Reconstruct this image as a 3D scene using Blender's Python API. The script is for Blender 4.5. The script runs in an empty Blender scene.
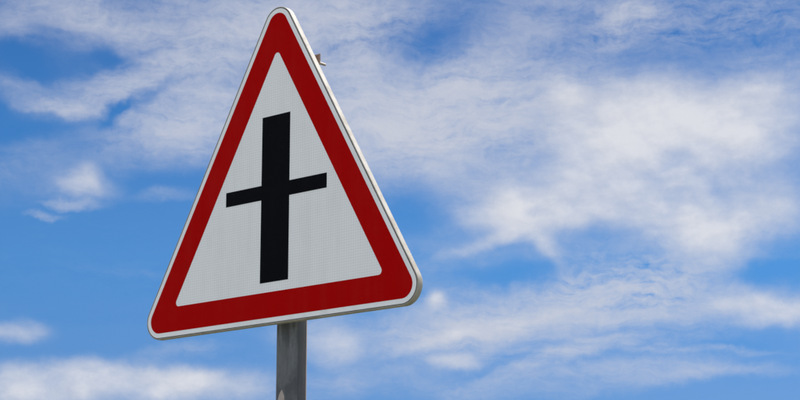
import bpy, bmesh, math, random
from mathutils import Vector, Matrix
R = math.radians
random.seed(7)
scene = bpy.context.scene

# ------------------------------------------------------------------ camera
PITCH = 12.74
CAM_Z = 1.6
FPX = 1850.0                       # focal length in pixels of the 800 px wide photograph
cam_data = bpy.data.cameras.new('camera')
cam_data.sensor_width = 36.0
cam_data.lens = 36.0 * FPX / 800.0
cam_data.clip_start = 0.05
cam_data.clip_end = 20000.0
cam = bpy.data.objects.new('camera', cam_data)
scene.collection.objects.link(cam)
cam.location = (0, 0, CAM_Z)
cam.rotation_euler = (R(90 + PITCH), 0, 0)
scene.camera = cam

# ------------------------------------------------------------------ light and exposure
SUN_AZ, SUN_EL = 44.0, 58.0        # azimuth clockwise from +Y
scene.view_settings.view_transform = 'Standard'
scene.view_settings.look = 'None'
scene.view_settings.exposure = 0.5
scene.view_settings.gamma = 1.0
scene.view_settings.use_curve_mapping = False

sun_data = bpy.data.lights.new('sun', 'SUN')
sun_data.energy = 5.0
sun_data.angle = R(0.5)
sun_data.color = (1.0, 0.95, 0.87)
sun = bpy.data.objects.new('sun', sun_data)
scene.collection.objects.link(sun)
sdir = Vector((math.sin(R(SUN_AZ)) * math.cos(R(SUN_EL)), math.cos(R(SUN_AZ)) * math.cos(R(SUN_EL)), math.sin(R(SUN_EL))))
sun.rotation_euler = sdir.to_track_quat('Z', 'Y').to_euler()
sun.location = (3, 3, 12)

# ------------------------------------------------------------------ sky with clouds
world = bpy.data.worlds.new('World')
scene.world = world
world.use_nodes = True
NT = world.node_tree
NT.nodes.clear()


class G:
    """small helper for building node trees"""
    def __init__(self, nt):
        self.nt = nt

    def put(self, sock, v):
        if v is None:
            return
        if isinstance(v, bpy.types.NodeSocket):
            self.nt.links.new(v, sock)
        else:
            sock.default_value = v

    def n(self, kind, **kw):
        nd = self.nt.nodes.new('ShaderNode' + kind)
        for k, v in kw.items():
            setattr(nd, k, v)
        return nd

    def m(self, op, a, b=None, c=None, clamp=False):
        nd = self.n('Math', operation=op, use_clamp=clamp)
        self.put(nd.inputs[0], a)
        self.put(nd.inputs[1], b)
        self.put(nd.inputs[2], c)
        return nd.outputs[0]

    def v(self, op, a, b=None, scale=None):
        nd = self.n('VectorMath', operation=op)
        self.put(nd.inputs[0], a)
        self.put(nd.inputs[1], b)
        if scale is not None:
            self.put(nd.inputs['Scale'], scale)
        return nd.outputs['Value'] if op in ('DOT_PRODUCT', 'LENGTH') else nd.outputs[0]

    def noise(self, vec, scale, detail=4, rough=.55, lac=2.0, dist=0.0, color=False):
        nd = self.n('TexNoise', noise_dimensions='3D')
        self.put(nd.inputs['Vector'], vec)
        nd.inputs['Scale'].default_value = scale
        nd.inputs['Detail'].default_value = detail
        nd.inputs['Roughness'].default_value = rough
        nd.inputs['Lacunarity'].default_value = lac
        nd.inputs['Distortion'].default_value = dist
        return nd.outputs['Color'] if color else nd.outputs[0]

    def mapping(self, vec, loc=(0, 0, 0), rot=(0, 0, 0), scale=(1, 1, 1), kind='POINT'):
        nd = self.n('Mapping', vector_type=kind)
        self.put(nd.inputs['Vector'], vec)
        nd.inputs['Location'].default_value = loc
        nd.inputs['Rotation'].default_value = rot
        nd.inputs['Scale'].default_value = scale
        return nd.outputs[0]

    def ss(self, x, lo, hi, a=0.0, b=1.0):
        nd = self.n('MapRange', interpolation_type='SMOOTHSTEP')
        self.put(nd.inputs[0], x)
        for i, q in enumerate((lo, hi, a, b)):
            nd.inputs[i + 1].default_value = q
        return nd.outputs[0]

    def lin(self, x, lo, hi, a=0.0, b=1.0):
        nd = self.n('MapRange')
        self.put(nd.inputs[0], x)
        for i, q in enumerate((lo, hi, a, b)):
            nd.inputs[i + 1].default_value = q
        return nd.outputs[0]

    def mix(self, fac, a, b, blend='MIX'):
        nd = self.n('MixRGB', blend_type=blend)
        self.put(nd.inputs[0], fac)
        self.put(nd.inputs[1], a)
        self.put(nd.inputs[2], b)
        return nd.outputs[0]

    def ramp(self, fac, stops):
        nd = self.n('ValToRGB')
        self.put(nd.inputs[0], fac)
        e = nd.color_ramp.elements
        while len(e) < len(stops):
            e.new(0.5)
        for i, (p, c) in enumerate(stops):
            e[i].position = p
            e[i].color = (*c, 1.0)
        return nd.outputs[0]


def pixel_to_azel(px, py):
    """direction of a photograph pixel as azimuth and elevation in degrees"""
    x, u = (px - 400.0) / FPX, (200.0 - py) / FPX
    c, s = math.cos(R(PITCH)), math.sin(R(PITCH))
    d = Vector((x, c - u * s, s + u * c)).normalized()
    return math.degrees(math.atan2(d.x, d.y)), math.degrees(math.asin(d.z))


TILT_UP, TILT_LO, TILT_RIP = 24, 9, 16      # how the fibres of the veil lean
DEG = math.degrees(1.0 / FPX)       # degrees per photograph pixel

# clouds as read off the photograph (centre, half sizes, tilt; turned into directions), density last
VEILS = [
    # broad
    (600, 40, 420, 110, 0, .20), (560, 305, 290, 80, 4, .12), (400, 190, 130, 90, 0, .16), (150, 26, 200, 56, 0, .14),
    # upper left
    (75, 12, 80, 20, -14, .42), (240, 34, 120, 60, 0, .38), (40, 84, 70, 12, 3, .22), (60, 104, 50, 10, -2, .36), (140, 82, 110, 18, 18, .48),
    (175, 122, 80, 42, 6, .56), (215, 118, 60, 50, 0, .20), (30, 165, 80, 40, 0, .14), (5, 18, 26, 24, 0, .22), (165, 198, 30, 8, 0, .16),
    # low left
    (76, 203, 26, 5, 5, .34), (48, 216, 20, 4, 8, .24), (95, 267, 40, 5, -4, .03), (140, 279, 44, 5, -8, .045), (180, 352, 50, 8, 8, .16), (240, 386, 80, 22, 0, .20),
    # right of the sign, top
    (330, 20, 90, 46, 0, .36), (400, 10, 70, 22, 0, .26), (350, 70, 70, 46, 0, .30), (520, 25, 110, 40, 20, .16), (500, 70, 90, 24, 10, .16),
    (390, 115, 100, 46, 4, .38), (470, 114, 160, 44, 4, .70), (420, 140, 110, 26, 8, .34), (490, 172, 50, 24, 30, .22), (380, 178, 40, 26, 10, .14),
    (632, 20, 46, 24, 28, .36), (780, 75, 90, 30, 0, .16), (560, 195, 100, 40, 0, .30), (780, 200, 70, 30, 0, .25),
    # middle band
    (540, 318, 165, 30, 9, .36), (470, 332, 95, 16, 13, .46), (600, 300, 120, 26, 5, .20), (640, 275, 120, 44, 10, .20), (420, 320, 70, 18, 12, .20),
    (690, 318, 60, 20, -6, .24), (310, 330, 46, 30, 0, .20), (338, 384, 30, 20, 0, .16),
    # low streaks
    (690, 349, 80, 4, -2, .26), (565, 353, 84, 8, 13, .40), (620, 364, 120, 9, 4, .24), (690, 373, 100, 10, 1, .34), (480, 384, 110, 12, 5, .20), (600, 388, 130, 9, 4, .14),
    (650, 338, 100, 8, 0, .16), (400, 374, 60, 10, 12, .16),
    # gaps of clear sky
    (430, 32, 66, 32, 10, -.26), (152, 90, 48, 8, 22, -.46), (114, 108, 26, 9, 40, -.34), (80, 58, 80, 13, -8, -.07), (22, 60, 46, 18, -30, -.14), (10, 128, 46, 20, 0, -.14),
    (128, 66, 40, 9, -12, -.14), (520, 277, 66, 16, 2, -.18), (775, 270, 60, 11, 6, -.18), (405, 215, 46, 34, 0, -.16), (700, 55, 130, 18, 4, -.12), (730, 340, 60, 16, 0, -.10),
]
BILLOWS = [
    # small ones on the left and the bank below
    (84, 186, 40, 16, -6, .84), (89, 168, 13, 15, 60, .50), (4, 330, 44, 12, -6, .72),
    (90, 390, 160, 24, 0, .72), (40, 370, 60, 12, 3, .42), (150, 374, 90, 14, -5, .46), (10, 398, 90, 18, 0, .40), (205, 382, 60, 18, 4, .34),
    # the great cloud
    (692, 120, 165, 56, 0, .66), (690, 106, 100, 32, 2, .42), (622, 126, 90, 42, 24, .26), (562, 90, 24, 20, -40, .58), (566, 120, 50, 40, 0, .10), (755, 128, 60, 44, 0, .26),
    (600, 172, 100, 60, 0, .34), (700, 184, 140, 54, 0, .34), (640, 214, 130, 36, 0, .33), (750, 222, 110, 26, 0, .50), (540, 200, 70, 34, 0, .26),
    # its lower lobes
    (715, 256, 42, 32, -10, .62), (522, 228, 58, 24, -4, .66), (476, 249, 42, 9, 16, .66), (556, 257, 32, 10, -48, .52), (498, 206, 54, 20, 0, .40), (455, 165, 30, 24, 0, .38), (425, 172, 24, 20, 0, .20),
    # puffs, lower right
    (434, 302, 11, 11, 0, .95), (455, 359, 30, 8, 4, .80), (334, 345, 40, 26, -16, .72), (540, 318, 120, 16, 8, .22), (425, 347, 50, 7, 20, .52), (500, 325, 70, 9, 10, .30),
    (778, 306, 66, 18, -2, .80), (722, 306, 44, 10, 8, .40), (800, 316, 50, 16, 0, .40),
    (592, 234, 32, 13, 10, -.40), (533, 214, 14, 6, 20, -.30), (775, 268, 60, 10, 6, -.30),
]

g = G(NT)
tc = g.n('TexCoord')
dirv = g.v('NORMALIZE', tc.outputs['Generated'])
sep = g.n('SeparateXYZ')
g.put(sep.inputs[0], dirv)
az = g.m('MULTIPLY', g.m('ARCTAN2', sep.outputs[0], sep.outputs[1]), 180 / math.pi)
el = g.m('MULTIPLY', g.m('ARCSINE', sep.outputs[2]), 180 / math.pi)
cmb = g.n('CombineXYZ')
g.put(cmb.inputs[0], az)
g.put(cmb.inputs[1], el)
azel = cmb.outputs[0]
d3 = g.v('SCALE', dirv, scale=180 / math.pi)        # direction in degrees, seamless

# ragged outlines: the place where a cloud is looked up is pushed about by turbulence
half = (.5, .5, .5)
w1 = g.v('SUBTRACT', g.noise(d3, .35, 2, .5, color=True), half)
w2 = g.v('SUBTRACT', g.noise(d3, 1.5, 4, .55, color=True), half)
big = g.v('SCALE', w1, scale=1.1)
warp = g.v('ADD', big, g.v('SCALE', w2, scale=.55))


def blobs(items, where, grow):
    acc = None
    for (px, py, rx, ry, rot, amp) in items:
        a0, e0 = pixel_to_azel(px, py)
        mp = g.mapping(where, (a0, e0, 0), (0, 0, R(rot)), (grow * rx * DEG / math.cos(R(e0)), grow * ry * DEG, 60.0), 'TEXTURE')
        gr = g.n('TexGradient', gradient_type='SPHERICAL')
        g.put(gr.inputs[0], mp)
        q = g.ss(gr.outputs[1], 0.0, 1.0)
        acc = g.m('MULTIPLY', q, amp) if acc is None else g.m('MULTIPLY_ADD', q, amp, acc)
    return acc


MV = blobs(VEILS, g.v('ADD', azel, warp), 1.5)
MB = blobs(BILLOWS, g.v('ADD', azel, g.v('SCALE', warp, scale=.65)), 1.6)

# elsewhere on the dome the same kind of broken cloud goes on
inside = g.n('TexGradient', gradient_type='SPHERICAL')
g.put(inside.inputs[0], g.mapping(azel, (0, PITCH, 0), (0, 0, 0), (34.0, 17.0, 90.0), 'TEXTURE'))
outw = g.ss(inside.outputs[1], .08, .45, 1.0, 0.0)
gen = g.noise(g.v('ADD', d3, g.v('SCALE', warp, scale=2.0)), .07, 5, .55)
MV = g.m('MULTIPLY_ADD', g.ss(gen, .32, .55, .1, .7), outw, MV)
MB = g.m('MULTIPLY_ADD', g.ss(gen, .32, .54, 0.0, 1.4), outw, MB)

# thin veil: fibres drawn out by the wind, steeper up high, with finer combing and ripples
fv = g.v('ADD', d3, g.v('SCALE', warp, scale=1.0))
f_up = g.noise(g.mapping(fv, rot=(0, R(TILT_UP), 0), scale=(.36, .36, 1.8)), 1.0, 8, .67)
f_lo = g.noise(g.mapping(fv, rot=(0, R(TILT_LO), 0), scale=(.30, .30, 2.2)), 1.0, 8, .66)
hi = g.ss(el, 10.5, 14.5)
fib = g.m('MULTIPLY_ADD', g.m('SUBTRACT', f_up, f_lo), hi, f_lo)
mott = g.noise(fv, 3.4, 4, .60)
rip = g.noise(g.mapping(g.v('ADD', d3, g.v('SCALE', warp, scale=.9)), rot=(0, R(TILT_RIP), 0), scale=(1.7, 1.7, 6.6)), 1.0, 3, .55)
rmask = blobs(((640, 275, 110, 40, 0, 1.0), (740, 20, 150, 50, 0, 1.0), (440, 45, 70, 36, 0, .5)), azel, 1.4)
tv = g.m('MULTIPLY', g.m('SUBTRACT', fib, .5), 3.0)
tv = g.m('MULTIPLY_ADD', g.m('SUBTRACT', mott, .5), g.m('MULTIPLY_ADD', rmask, 1.0, .9), tv)
tv = g.m('MULTIPLY_ADD', g.m('MULTIPLY', g.m('SUBTRACT', rip, .5), rmask), 2.8, tv)
MV = g.m('SMOOTH_MAX', MV, 0.0, .09)
dv = g.m('MAXIMUM', g.m('MULTIPLY', MV, g.m('MAXIMUM', g.m('ADD', tv, 1.0), .12)), 0.0)
a_veil = g.m('SUBTRACT', 1.0, g.m('EXPONENT', g.m('MULTIPLY', dv, -1.55)))

# billows: soft bodies with broken edges, modelled by the light from the sun's side
bv = g.mapping(g.v('ADD', d3, g.v('SCALE', warp, scale=.45)), rot=(0, R(10), 0), scale=(.72, .72, 1.15))
bn = g.noise(bv, .75, 7, .56)
bl = g.noise(g.v('ADD', bv, (.16, .0, .22)), .75, 7, .56)
db = g.m('MULTIPLY_ADD', g.m('SUBTRACT', bn, .5), g.ss(MB, .05, .40, 0.0, 1.05), MB)
a_bill = g.m('MULTIPLY', g.ss(db, -.02, 1.30), .96)
alpha = g.m('SUBTRACT', 1.0, g.m('MULTIPLY', g.m('SUBTRACT', 1.0, a_veil), g.m('SUBTRACT', 1.0, a_bill)))

sky = g.n('TexSky', sky_type='NISHITA')
sky.sun_disc = False
sky.sun_elevation = R(SUN_EL)
sky.sun_rotation = R(SUN_AZ)
sky.altitude = 200.0
sky.air_density = 1.0
sky.dust_density = 0.3
sky.ozone_density = 2.0
tint = g.ramp(g.lin(el, 0.0, 90.0), [(0.0, (.34, .50, .84)), (.074, (.30, .52, .88)), (.121, (.245, .59, .95)), (.167, (.213, .55, .905)),
                                     (.20, (.19, .49, .83)), (.30, (.19, .49, .83)), (1.0, (.4, .7, .95))])
blue = g.mix(1.0, sky.outputs[0], tint, 'MULTIPLY')
# billows are whitest where they face the sun, the veil is greyer
relief = g.m('MULTIPLY_ADD', g.m('SUBTRACT', bn, bl), 2.6, g.ss(db, .2, 1.3, .25, .85), clamp=True)
lit = g.mix(relief, (6.0, 6.25, 7.0, 1), (7.45, 7.55, 8.0, 1))
white = g.mix(a_bill, (6.1, 6.3, 7.0, 1), lit)
white = g.v('SCALE', white, scale=g.ss(el, 20.0, 50.0, 1.0, 1.9))     # clouds above the view brightened, added light for the sign face
col = g.mix(alpha, blue, white)
bg = g.n('Background')
bg.inputs['Strength'].default_value = 0.0705
g.put(bg.inputs['Color'], col)
out = g.n('OutputWorld')
NT.links.new(bg.outputs[0], out.inputs[0])
world.cycles.sampling_method = 'MANUAL'
world.cycles.sample_map_resolution = 512
scene.cycles.use_adaptive_sampling = True
scene.cycles.adaptive_threshold = 0.015
scene.cycles.adaptive_min_samples = 12

# ------------------------------------------------------------------ materials


def mat(name):
    m = bpy.data.materials.new(name)
    m.use_nodes = True
    nt = m.node_tree
    b = nt.nodes['Principled BSDF']
    return m, G(nt), b


def sheeting(name, base, rough, grid=0.0, dirt=.12, spec=.35):
    """retroreflective film: fine embossed grid, faint rain streaks and grime"""
    m, k, b = mat(name)
    oc = k.n('TexCoord').outputs['Object']
    s = k.n('SeparateXYZ')
    k.put(s.inputs[0], oc)

    def cell(c, pitch, w):
        f = k.m('FRACT', k.m('DIVIDE', c, pitch))
        return k.m('LESS_THAN', k.m('ABSOLUTE', k.m('SUBTRACT', f, .5)), w)
    line = k.m('MAXIMUM', cell(s.outputs[0], .0078, .10), cell(s.outputs[2], .0070, .10))
    streaks = k.noise(k.mapping(oc, scale=(34, 34, 2.2)), 1.0, 4, .6)
    blot = k.noise(oc, 7.0, 5, .6)
    speck = k.ss(k.noise(oc, 160.0, 2, .5), .735, .79)
    g1 = k.m('MULTIPLY', k.ss(k.m('MULTIPLY', streaks, blot), .18, .42), dirt)
    c = k.mix(g1, base, (.30, .29, .26, 1))
    c = k.mix(k.m('MULTIPLY', line, grid), c, (.30, .34, .38, 1))
    c = k.mix(k.m('MULTIPLY', speck, .35), c, (.16, .13, .10, 1))
    k.put(b.inputs['Base Color'], c)
    k.put(b.inputs['Roughness'], k.lin(blot, .3, .7, rough - .06, rough + .1))
    b.inputs['Specular IOR Level'].default_value = spec
    bump = k.n('Bump')
    bump.inputs['Strength'].default_value = .12
    bump.inputs['Distance'].default_value = .002
    k.put(bump.inputs['Height'], k.m('MULTIPLY_ADD', line, -.25, k.noise(oc, 9.0, 2, .5)))
    k.put(b.inputs['Normal'], bump.outputs[0])
    return m


M = {}
M['white_film'] = sheeting('white_film', (.86, .90, .95, 1), .42, .22, .08)
M['border_film'] = sheeting('border_film', (.84, .89, .95, 1), .40, .0, .12)
M['red_film'] = sheeting('red_film', (.41, .0004, .0006, 1), .42, .0, .012, .02)
M['black_film'] = sheeting('black_film', (.004, .0045, .007, 1), .42, .0, .004, .02)

m, k, b = mat('galvanised_steel')
oc = k.n('TexCoord').outputs['Object']
vo = k.n('TexVoronoi')
k.put(vo.inputs['Vector'], k.mapping(oc, scale=(1, 1, .6)))
vo.inputs['Scale'].default_value = 70.0
blot = k.noise(oc, 16.0, 6, .65)
run = k.noise(k.mapping(oc, scale=(60, 60, 5)), 1.0, 5, .65)
c = k.mix(k.ss(blot, .36, .66), (.080, .090, .108, 1), (.145, .162, .185, 1))
c = k.mix(k.m('MULTIPLY', vo.outputs['Color'], .18), c, (.19, .21, .235, 1))
c = k.mix(k.ss(run, .55, .68, 0, .6), c, (.27, .30, .33, 1))
c = k.mix(k.ss(run, .45, .32, 0, .6), c, (.06, .063, .07, 1))
# flank darkened as painted shade; the front keeps its chalky, mottled zinc
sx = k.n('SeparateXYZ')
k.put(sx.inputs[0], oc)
front_unshaded = k.m('MULTIPLY', k.ss(sx.outputs[1], -.0150, -.0185), k.ss(blot, .30, .60, .45, 1.0))
c = k.mix(front_unshaded, k.mix(.75, c, (.052, .056, .068, 1)), c)
# sunlit edge painted in: back corners lightened to a warm brown
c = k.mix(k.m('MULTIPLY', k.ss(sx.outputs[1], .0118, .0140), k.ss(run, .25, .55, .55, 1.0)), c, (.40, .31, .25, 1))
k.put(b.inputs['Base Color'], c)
b.inputs['Metallic'].default_value = .35
k.put(b.inputs['Roughness'], k.lin(blot, .3, .7, .48, .72))
bp = k.n('Bump')
bp.inputs['Strength'].default_value = .2
bp.inputs['Distance'].default_value = .001
k.put(bp.inputs['Height'], run)
k.put(b.inputs['Normal'], bp.outputs[0])
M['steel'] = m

m, k, b = mat('rim_paint')
oc = k.n('TexCoord').outputs['Object']
blot = k.noise(oc, 22.0, 6, .65)
fine_n = k.noise(k.mapping(oc, scale=(1, 1, 1)), 120.0, 4, .6)
c = k.mix(k.ss(blot, .40, .72, 0, .55), (.38, .37, .35, 1), (.21, .185, .15, 1))
c = k.mix(k.ss(fine_n, .62, .75, 0, .35), c, (.28, .23, .18, 1))
k.put(b.inputs['Base Color'], c)
b.inputs['Specular IOR Level'].default_value = .2
k.put(b.inputs['Roughness'], k.lin(blot, .3, .7, .55, .7))
M['rim'] = m

m, k, b = mat('cap_and_groove_shade')  # dark cap colour, also the shade painted into the rim groove
oc = k.n('TexCoord').outputs['Object']
k.put(b.inputs['Base Color'], k.mix(k.noise(oc, 60, 4), (.02, .02, .022, 1), (.09, .09, .09, 1)))
b.inputs['Roughness'].default_value = .8
M['cap_groove_shade'] = m

m, k, b = mat('rusty_steel')
oc = k.n('TexCoord').outputs['Object']
k.put(b.inputs['Base Color'], k.mix(k.ss(k.noise(oc, 90, 6, .65), .38, .62), (.36, .20, .15, 1), (.44, .36, .32, 1)))
b.inputs['Roughness'].default_value = .75
b.inputs['Metallic'].default_value = .1
M['rust'] = m

m, k, b = mat('bolt_zinc')
oc = k.n('TexCoord').outputs['Object']
k.put(b.inputs['Base Color'], k.mix(k.noise(oc, 120, 5, .6), (.25, .21, .17, 1), (.45, .43, .40, 1)))
b.inputs['Metallic'].default_value = .5
b.inputs['Roughness'].default_value = .5
M['bolt'] = m

m, k, b = mat('paper')
oc = k.n('TexCoord').outputs['Object']
k.put(b.inputs['Base Color'], k.mix(k.noise(oc, 90, 4), (.34, .30, .29, 1), (.46, .42, .41, 1)))
b.inputs['Roughness'].default_value = .9
M['paper'] = m

m, k, b = mat('dry_grass_ground')
oc = k.n('TexCoord').outputs['Object']
n1 = k.noise(oc, .35, 8, .6)
n2 = k.noise(oc, 9.0, 6, .65)
c = k.mix(k.ss(n1, .38, .64), (.05, .065, .028, 1), (.12, .11, .07, 1))
c = k.mix(k.ss(n2, .45, .7, 0, .7), c, (.17, .155, .12, 1))
k.put(b.inputs['Base Color'], c)
b.inputs['Roughness'].default_value = .95
bp = k.n('Bump')
bp.inputs['Strength'].default_value = .8
bp.inputs['Distance'].default_value = .03
k.put(bp.inputs['Height'], n2)
k.put(b.inputs['Normal'], bp.outputs[0])
M['ground'] = m

# ------------------------------------------------------------------ mesh helpers
ROOT = scene.collection


def obj(name, bm, material, parent=None, smooth=False, tri=True):
    me = bpy.data.meshes.new(name)
    bmesh.ops.recalc_face_normals(bm, faces=bm.faces)
    bm.to_mesh(me)
    bm.free()
    me.materials.append(material)
    if smooth:
        for p in me.polygons:
            p.use_smooth = True
    o = bpy.data.objects.new(name, me)
    ROOT.objects.link(o)
    o.parent = parent
    return o


# ------------------------------------------------------------------ ground: one sheet out to the horizon
bm = bmesh.new()
N, S = 48, 3000.0
rings = []
for i in range(N + 1):
    row = []
    for j in range(N + 1):
        u, v = (i / N * 2 - 1), (j / N * 2 - 1)
        x, y = S * math.copysign(abs(u) ** 3, u), S * math.copysign(abs(v) ** 3, v)
        r = math.hypot(x, y - 4)
        z = 0.0 if r < 8 else min(1.0, (r - 8) / 60) * (.25 * math.sin(x * .05 + 1) * math.cos(y * .043) - .25)
        row.append(bm.verts.new((x, y, z)))
    rings.append(row)
for i in range(N):
    for j in range(N):
        bm.faces.new((rings[i][j], rings[i + 1][j], rings[i + 1][j + 1], rings[i][j + 1]))
ground = obj('ground', bm, M['ground'], smooth=True)
ground['kind'] = 'structure'
ground['label'] = 'dry grass ground under the road sign'

# ------------------------------------------------------------------ the road sign
YAW = R(-40.59)
CZ = 2.646                          # height of the triangle's centre
FY = -.07                           # local y of the sign face (post centre is at 0)
SIGN = (-.32754, 4.73157)
back = Vector((-math.sin(YAW), math.cos(YAW)))
root = bpy.data.objects.new('warning_sign', None)
ROOT.objects.link(root)
root.location = (SIGN[0] + .07 * back.x, SIGN[1] + .07 * back.y, 0)
root.rotation_euler = (0, 0, YAW)
root['label'] = 'red bordered triangular warning sign with black crossroads symbol on galvanised post'
root['category'] = 'road sign'


def rtri(inr, rad, seg=14):
    """rounded equilateral triangle, apex up, as (x, z) about its centre"""
    pts = []
    for c0 in (90, 210, 330):
        cx, cz = 2 * (inr - rad) * math.cos(R(c0)), 2 * (inr - rad) * math.sin(R(c0))
        for i in range(seg + 1):
            t = R(c0 - 60 + 120 * i / seg)
            pts.append((cx + rad * math.cos(t), cz + rad * math.sin(t)))
    return pts


def plate(bm, outline, y0, y1):
    f = [bm.verts.new((x, y0, z + CZ)) for x, z in outline]
    r = [bm.verts.new((x, y1, z + CZ)) for x, z in outline]
    bm.faces.new(f)
    bm.faces.new(list(reversed(r)))
    n = len(f)
    for i in range(n):
        bm.faces.new((f[i], f[(i + 1) % n], r[(i + 1) % n], r[i]))


def ring(bm, outer, inner, y0, y1):
    n = len(outer)
    loops = [[bm.verts.new((x, y, z + CZ)) for x, z in o] for o, y in ((outer, y0), (outer, y1), (inner, y1), (inner, y0))]
    for a in range(4):
        p, q = loops[a], loops[(a + 1) % 4]
        for i in range(n):
            bm.faces.new((p[i], p[(i + 1) % n], q[(i + 1) % n], q[i]))


# panel: the aluminium plate, everything on it is one level deeper
OUT, RAD = .2990, .047
bm = bmesh.new()
plate(bm, rtri(OUT, RAD), FY + .0006, FY + .0026)
panel = obj('sign_panel', bm, M['rim'], root)

bm = bmesh.new()
ring(bm, rtri(OUT - .0002, RAD - .0002), rtri(.2860, .034), FY + .0003, FY + .0006)
obj('white_border', bm, M['border_film'], panel)['label'] = 'thin white outer border of the triangle'
bm = bmesh.new()
ring(bm, rtri(.2865, .0345), rtri(.2190, .0105), FY + .0000, FY + .0005)
obj('red_border', bm, M['red_film'], panel)['label'] = 'broad dark red triangular border'
bm = bmesh.new()
plate(bm, rtri(.2195, .0110), FY + .0002, FY + .0005)
obj('white_field', bm, M['white_film'], panel)['label'] = 'white reflective centre with a fine grid'
vw, vt, vb, hw, ht, hb = .0511, .2552, -.1931, .1841, .0694, .02985
cross = [(-vw, vb), (vw, vb), (vw, hb), (hw, hb), (hw, ht), (vw, ht), (vw, vt), (-vw, vt), (-vw, ht), (-hw, ht), (-hw, hb), (-vw, hb)]
bm = bmesh.new()
plate(bm, cross, FY - .0003, FY + .0001)
obj('crossroads_symbol', bm, M['black_film'], panel)['label'] = 'black cross with a broad upright and thinner side arms'

# dark strip as painted shade of the groove round the film, and the folded rim
bm = bmesh.new()
ring(bm, rtri(.3006, .0486), rtri(.2991, .0471), FY + .0006, FY + .004)
obj('groove_shade', bm, M['cap_groove_shade'], panel, smooth=False)

prof = [(.0000, .0040), (.0000, .0012), (.0005, .0005), (.0012, .0003), (.0022, .0007), (.0028, .0018), (.0030, .0035), (.0030, .0170), (.0024, .0192), (.0008, .0200),
        (-.0130, .0200), (-.0130, .0186), (-.0005, .0186), (-.0002, .0150)]
bm = bmesh.new()
loops = []
for o, d in prof:
    loops.append([bm.verts.new((x, FY + d, z + CZ)) for x, z in rtri(.3007 + o, .0487 + o, 18)])
n = len(loops[0])
for a in range(len(loops)):
    p, q = loops[a], loops[(a + 1) % len(loops)]
    for i in range(n):
        bm.faces.new((p[i], p[(i + 1) % n], q[(i + 1) % n], q[i]))
rim = obj('rim', bm, M['rim'], panel, smooth=True)
rim['label'] = 'weathered pale metal rim folded back round the panel'
for e in rim.data.edges:
    e.use_edge_sharp = False
try:
    rim.data.set_sharp_from_angle(angle=R(40))
except Exception:
    pass


# post: 80 x 40 mm galvanised tube with rounded corners
def rrect(w, d, r, seg=5):
    pts = []
    for cx, cy, a0 in ((w / 2 - r, d / 2 - r, 0), (-w / 2 + r, d / 2 - r, 90), (-w / 2 + r, -d / 2 + r, 180), (w / 2 - r, -d / 2 + r, 270)):
        for i in range(seg + 1):
            t = R(a0 + 90 * i / seg)
            pts.append((cx + r * math.cos(t), cy + r * math.sin(t)))
    return pts


def prism(bm, outline, z0, z1):
    lo = [bm.verts.new((x, y, z0)) for x, y in outline]
    hi = [bm.verts.new((x, y, z1)) for x, y in outline]
    bm.faces.new(list(reversed(lo)))
    bm.faces.new(hi)
    n = len(lo)
    for i in range(n):
        bm.faces.new((lo[i], lo[(i + 1) % n], hi[(i + 1) % n], hi[i]))


def box(bm, x0, x1, y0, y1, z0, z1, bev=0.0):
    vs = [bm.verts.new((x, y, z)) for x in (x0, x1) for y in (y0, y1) for z in (z0, z1)]
    fs = [bm.faces.new([vs[i] for i in q]) for q in ((0, 1, 3, 2), (4, 6, 7, 5), (0, 4, 5, 1), (2, 3, 7, 6), (0, 2, 6, 4), (1, 5, 7, 3))]
    if bev:
        es = list({e for f in fs for e in f.edges})
        bmesh.ops.bevel(bm, geom=es, offset=bev, segments=2, affect='EDGES')


PTOP = CZ + .445
bm = bmesh.new()
prism(bm, rrect(.080, .040, .008, 7), 0.0, PTOP)
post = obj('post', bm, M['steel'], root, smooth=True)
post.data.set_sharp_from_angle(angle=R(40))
bm = bmesh.new()
prism(bm, rrect(.084, .044, .008), PTOP - .012, PTOP + .004)
obj('post_cap', bm, M['cap_groove_shade'], post)

# a torn scrap of paper stuck to the post
bm = bmesh.new()
sc = [(-.013, 0), (.012, .0), (.011, .014), (.002, .030), (-.007, .018)]
fz = CZ - .4985
a = [bm.verts.new((-.0165 + x, -.0204, fz + z)) for x, z in sc]
c = [bm.verts.new((-.0165 + x, -.0201, fz + z)) for x, z in sc]
bm.faces.new(a)
bm.faces.new(list(reversed(c)))
for i in range(5):
    bm.faces.new((a[i], a[(i + 1) % 5], c[(i + 1) % 5], c[i]))
obj('paper_scrap', bm, M['paper'], post)['label'] = 'torn pale paper scrap on the post'

# clamps holding the panel to the post: rail behind the panel, strap round the post, two bolts each
for zc in (.417, -.13):
    z = CZ + zc
    bm = bmesh.new()
    box(bm, -.0705, .0705, .0202, .0246, z - .015, z + .015, .001)
    strap = obj('clamp', bm, M['rust'], root)
    bm = bmesh.new()
    box(bm, -.066, .066, FY + .0212, FY + .0498, z - .014, z + .014, .002)
    obj('rail', bm, M['steel'], strap)
    for s in (-1, 1):
        bm = bmesh.new()
        x0 = s * .057
        for rad_, y0, y1, seg in ((.0036, -.020, .056, 10), (.0078, .0247, .0315, 6)):
            lo = [bm.verts.new((x0 + rad_ * math.cos(2 * math.pi * i / seg), y0, z - .006 + rad_ * math.sin(2 * math.pi * i / seg))) for i in range(seg)]
            hi = [bm.verts.new((v.co.x, y1, v.co.z)) for v in lo]
            bm.faces.new(lo)
            bm.faces.new(list(reversed(hi)))
            for i in range(seg):
                bm.faces.new((lo[i], lo[(i + 1) % seg], hi[(i + 1) % seg], hi[i]))
        obj('bolt', bm, M['bolt'], strap)
